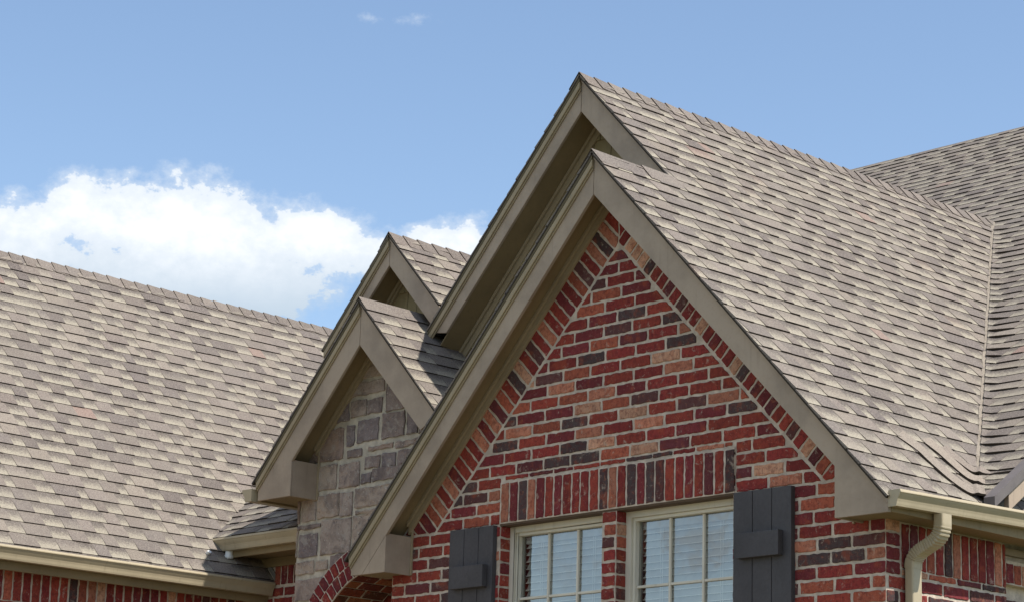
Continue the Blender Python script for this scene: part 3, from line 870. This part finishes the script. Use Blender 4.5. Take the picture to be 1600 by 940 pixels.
    for i in range(nn):
        t0, t1 = math.pi*i/nn, math.pi*(i+1)/nn
        q = [(c-.757*math.cos(t), cz+.757*math.sin(t)) for t in (t0, t1)]+[(c-.972*math.cos(t), cz+.972*math.sin(t)) for t in (t1, t0)]
        mb.prism(q, .225, .259, 1)
    # intrados, its browns tinted for the warm reflected light under the arch
    nn = 28
    for i in range(nn):
        t0 = math.pi*(i+.07)/nn; t1 = math.pi*(i+.93)/nn
        y = .23-(i % 2)*.1
        while y < .66:
            y0, y1 = max(y, .228), min(y+.205, .66)
            if y1-y0 > .04:
                def p(t, rr_, yy): return Vector((c-rr_*math.cos(t), yy, cz+rr_*math.sin(t)))
                mb.solid([p(t0, .752, y0+.006), p(t1, .752, y0+.006), p(t1, .752, y1-.006), p(t0, .752, y1-.006)],
                         [p(t0, .765, y0+.006), p(t1, .765, y0+.006), p(t1, .765, y1-.006), p(t0, .765, y1-.006)], 0,
                         lin(*rng.choice([(132, 66, 44), (150, 92, 56), (110, 54, 42), (92, 60, 44), (160, 104, 66)])))
            y += .215
    o = mb.build('brick_arch', [BR, MO], w_); lab(o, 'double ring of dark red brick headers around the stone wall arch')
    # porch wall seen through the arch
    mb = MB(); WP = Wall('front', .72); mb.box(-3.3, -1.5, .72, .80, 0, 4.4, 1)
    courses(mb, WP, 2.6, 4.2, lambda z: [(-3.3, -1.6)], rng)
    o = mb.build('porch_wall', [BR, MO], house)
stone_wall()

# ------------------------------------------------------------------ shake siding of the rear gables
def shakes(tri, y, rng, band=None):
    mb = MB(); zmin = min(p[1] for p in tri); zmax = max(p[1] for p in tri)
    xmin = min(p[0] for p in tri); xmax = max(p[0] for p in tri)
    z = zmin-.05; k = 0
    while z < zmax:
        x = xmin-rng.random()*.15
        while x < xmax:
            w = rng.choice([.11, .14, .17, .2]); q = clip([(x+.003, z), (x+w-.003, z), (x+w-.003, z+.26), (x+.003, z+.26)], tri)
            if q:
                t = .014+rng.uniform(-.002, .002)
                A = [Vector((a_, y-t*(1-(b2-z)/.26)-.006, b2)) for a_, b2 in q]; B = [Vector((a_, y+.012, b2)) for a_, b2 in q]
                mb.solid(A, B)
            x += w
        z += .26; k += 1
    mb.prism(tri, y+.013, y+.05)
    return mb.build('shake_siding', SID, house)
rngs = random.Random(5)
o = shakes([(-2.20, 4.2), (.9, 4.2), (.9, zR(.9)-.1), (xB, zB-.1), (-2.20, zB-.1-MR*(2.20+xB))], .75, rngs); lab(o, 'tan shake siding under the peak of the tall rear gable')
o = shakes([(-3.5, 5.0), (-2.21, 5.0), (-2.21, zC-.1-MR*(xC*-1-2.21)), (xC, zC-.1), (-3.5, zC-.1-MR*(3.5+xC))], .755, rngs); lab(o, 'tan shake siding under the peak of the small rear gable')
# side walls under the rear gables
mb = MB(); mb.box(-2.20, -2.16, .80, 6, 3.8, 5.6); mb.box(-3.5, -3.46, .81, 4, 4.6, 5.6); mb.build('upper_side_wall', SID, house)

# ------------------------------------------------------------------ left wing walls and the wall in the corner
mb = MB(); xw = -4.555; WL = Wall('side', xw); y = -3.6
while y < .70:
    w = .0795+rngb.uniform(-.003, .003)
    unit(mb, WL, [(y+.008, 3.565), (y+w-.008, 3.565), (y+w-.008, 3.80), (y+.008, 3.80)], rngb, brick_col(rngb)); y += w
courses(mb, WL, 2.9, 3.560, lambda z: [(-3.6, .70)], rngb)
mb.box(xw-.11, xw-.0005, -3.6, .74, 0, 3.84, 1)
o = mb.build('brick_side_wall', [BR, MO], house); lab(o, 'brick wall of the left wing with upright bricks under its gutter')
mb = MB(); WW = Wall('front', .745)
x = -4.36
while x < -3.40:
    w = .0795+rngb.uniform(-.003, .003)
    unit(mb, WW, [(x+.008, 3.90), (x+w-.008, 3.90), (x+w-.008, 4.12), (x+.008, 4.12)], rngb, brick_col(rngb)); x += w
courses(mb, WW, 3.0, 3.89, lambda z: [(-4.5, -3.4)], rngb)
mb.box(-5.3, -3.4, .7455, .80, 0, 4.16, 1)
o = mb.build('brick_corner_wall', [BR, MO], house); lab(o, 'small brick wall in the inside corner beside the stone')
# flashing strip where the left slope meets this wall
mb = MB()
p0 = Vector((-4.72, .742, zL-MR*(-4.72-xL)+.03)); p1 = Vector((-4.34, .742, zL-MR*(-4.34-xL)+.03))
mb.solid([p0, p1, p1+Vector((0, 0, .045)), p0+Vector((0, 0, .045))], [q+Vector((0, -.012, 0)) for q in (p0, p1, p1+Vector((0, 0, .045)), p0+Vector((0, 0, .045)))])
mb.build('step_flashing', FL, o)

# ------------------------------------------------------------------ gutters
def gutter(name, axis, s0, s1, back, out, ztop, rise=0., label=None, caps=(True, True), D_=.086, H_=.098, eave_z=None, wall=None, fz=None):
    """K-style trough; out=+1/-1 is the outward direction; axis the running direction"""
    prof = [(0, 0), (0, -H_), (D_*.62, -H_), (D_*.66, -H_+.012), (D_*.69, -H_*.72), (D_*.74, -H_*.56), (D_*.83, -H_*.42), (D_*.90, -H_*.30), (D_*.945, -H_*.19), (D_, -H_*.175), (D_, -.011), (D_*.93, .002),
            (D_*.90, -.004), (D_*.91, -.02), (D_*.86, -H_*.30), (D_*.79, -H_*.42), (D_*.70, -H_*.56), (D_*.65, -H_*.72), (D_*.6, -H_+.006), (.004, -H_+.006), (.004, 0)]
    def P(o_, z_, s):
        zz = ztop+z_+rise*(s-s0)
        return Vector((back+out*o_, s, zz)) if axis == 'y' else Vector((s, back+out*o_, zz))
    mb = MB(); n = len(prof); N = max(1, int((s1-s0)/.6))
    for k in range(N):
        a_, b2 = s0+(s1-s0)*k/N, s0+(s1-s0)*(k+1)/N
        for i in range(n):
            j = (i+1) % n
            mb.face([P(*prof[i], a_), P(*prof[j], a_), P(*prof[j], b2), P(*prof[i], b2)])
    go = mb.build(name, GUT, house, weld=True); lab(go, label) if label else None
    op = prof[:12]
    for flag, s, d in ((caps[0], s0, -.003), (caps[1], s1, .003)):
        if flag:
            A = [P(x*1.03-.0005, z*1.02, s) for x, z in op]; B = [P(x*1.03-.0005, z*1.02, s+d) for x, z in op]
            mb = MB(); mb.solid(A, B); mb.build('end_cap', GUT, go)
    return go
gR = gutter('gutter', 'y', -.245, 6.0, 2.311, 1, 3.815, .028, 'long almond gutter on the right above the downspout', D_=.083, H_=.088)
gL = gutter('gutter', 'y', -3.4, .72, -4.404, 1, 3.922, -.002, 'long almond gutter of the left wing')
gC = gutter('gutter', 'x', -4.655, -3.45, .415, -1, 4.232, -.004, 'short almond gutter in the inside corner', caps=(True, False))
gD = gutter('gutter', 'y', -.03, 2.2, -3.685, -1, 4.475, 0, 'gutter end seen at the left foot of the stone gable', D_=.115, H_=.09)
# eave boards and soffits behind the gutters
def eave(name, parts, mt=SOFF):
    mb = MB()
    for q in parts: mb.box(*q)
    return mb.build(name, mt, house, bevel=.002)
eave('eave_board', [(2.286, 2.3095, -.216, 6, 3.703, 3.80), (2.10, 2.285, .0825, 6, 3.712, 3.722), (2.105, 2.125, .12, 1.13, 3.715, 3.75)])
eave('eave_board', [(-4.444, -4.4205, -3.4, .74, 3.757, 3.90), (-4.554, -4.445, -3.4, .74, 3.772, 3.782), (-4.5535, -4.535, -3.4, .735, 3.80, 3.86)])
eave('eave_board', [(-4.60, -3.45, .4175, .440, 4.085, 4.23), (-4.62, -3.45, .441, .744, 4.110, 4.120), (-4.6, -3.45, .722, .743, 4.04, 4.109)])
eave('eave_board', [(-3.684, -3.660, .03, 2.2, 4.385, 4.50), (-3.659, -3.49, .345, 2.2, 4.395, 4.405)])
def band(go, y0, x0, x1, z0, z1):
    mb = MB(); mb.box(x0, x1, y0, y0+.05, z0, z1); mb.build('seam_band', GUT, go, bevel=.002)
# little white outlet under the short gutter
def tube(mb, pts, rad_, n=14, prof=None, smooth=True, cap=True):
    rings = []
    for i, p in enumerate(pts):
        p = Vector(p); a_ = Vector(pts[max(0, i-1)]); b2 = Vector(pts[min(len(pts)-1, i+1)]); t = (b2-a_).normalized()
        side = Vector((0, 1, 0)); up = t.cross(side).normalized()
        rr = rad_[i] if isinstance(rad_, list) else rad_
        ring = []
        for k in range(n):
            th = 2*math.pi*k/n+.0001; c_, s_ = math.cos(th), math.sin(th)
            e_ = .32
            cx = math.copysign(abs(c_)**e_, c_) if prof == 'rect' else c_; sy = math.copysign(abs(s_)**e_, s_) if prof == 'rect' else s_
            ring.append(p+side*cx*rr[0]+up*sy*rr[1])
        rings.append(ring)
    for i in range(len(rings)-1):
        for k in range(n):
            j = (k+1) % n
            mb.face([rings[i][k], rings[i][j], rings[i+1][j], rings[i+1][k]])
    if cap: mb.face(rings[0][::-1]); mb.face(rings[-1])
mb = MB(); tube(mb, [(-4.50, .40, 4.135), (-4.50, .40, 4.075)], (.030, .030)); tube(mb, [(-4.50, .40, 4.102), (-4.50, .40, 4.082)], (.036, .036))
mb.build('outlet_cap', PVC, gC, weld=True)
mb = MB(); q = Vector((-4.50, .20, zL-MR*(-4.50-xL)+.012))
tube(mb, [q, q+Vector((.02, 0, .016))], (.018, .014)); mb.build('roof_patch', PVC, roofL)

# ------------------------------------------------------------------ downspout
def downspout():
    mb = MB(); y = .185; path = []
    import math as _m
    pts = [(2.352, 3.735), (2.352, 3.70), (2.350, 3.665), (2.335, 3.625), (2.305, 3.595), (2.26, 3.572), (2.215, 3.552), (2.175, 3.525), (2.152, 3.49), (2.147, 3.45)]
    # resample
    Q = []
    for i in range(len(pts)-1):
        p0 = Vector(pts[max(0, i-1)]); p1 = Vector(pts[i]); p2 = Vector(pts[i+1]); p3 = Vector(pts[min(len(pts)-1, i+2)])
        for k in range(8):
            t = k/8; Q.append(.5*((2*p1)+(p2-p0)*t+(2*p0-5*p1+4*p2-p3)*t*t+(3*p1-p0-3*p2+p3)*t**3))
    Q.append(Vector(pts[-1])); P3 = [(q.x, y, q.y) for q in Q]; R = []; s = 0
    for i, q in enumerate(Q):
        if i: s += (Q[i]-Q[i-1]).length
        k = 1+.06*_m.sin(s*2*_m.pi/.017)*(1 if .07 < s < .34 else 0)
        R.append((.046*k, .034*k))
    tube(mb, P3, R, 32, 'rect', cap=False)
    el = MB(); 
    mb2 = MB(); tube(mb2, [(2.147, y, 3.462), (2.147, y, 2.5), (2.147, y, 1.5), (2.147, y, .3)], (.043, .031), 32, 'rect')
    d = mb2.build('downspout', GUT, house, smooth=False, weld=True); lab(d, 'almond downspout at the brick corner below the right gutter')
    mb.build('elbow', GUT, d, weld=True)
    b3 = MB(); b3.box(2.10, 2.183, y-.052, y+.052, 2.95, 2.98); b3.build('strap', GUT, d)
downspout()

# ------------------------------------------------------------------ right-hand end of the far slope
mb = MB()
def rk(y, dz): return zE(y)+dz
def rake_solid(mb, x0, x1, z0, z1, ya, yb):
    mb.solid([Vector((x0, ya, rk(ya, z0))), Vector((x0, yb, rk(yb, z0))), Vector((x0, yb, rk(yb, z1))), Vector((x0, ya, rk(ya, z1)))],
             [Vector((x1, ya, rk(ya, z0))), Vector((x1, yb, rk(yb, z0))), Vector((x1, yb, rk(yb, z1))), Vector((x1, ya, rk(ya, z1)))])
rake_solid(mb, 2.29, 2.325, -.155, -.045, .86, YE)
rb = mb.build('rake_board', TRIM, house, bevel=.003); lab(rb, 'sunlit rake board at the right edge of the picture')
mb = MB(); rake_solid(mb, 2.265, 2.34, -.043, .022, .70, YE); mb.build('rake_edge_strip', STRIP, rb)
mb = MB(); mb.solid([Vector((1.95, .9, 3.7)), Vector((1.95, YE, 3.7)), Vector((1.95, YE, rk(YE, -.1))), Vector((1.95, .9, rk(.9, -.1)))],
                    [Vector((1.90, .9, 3.7)), Vector((1.90, YE, 3.7)), Vector((1.90, YE, rk(YE, -.1))), Vector((1.90, .9, rk(.9, -.1)))])
mb.build('gable_end_siding', SID, house)
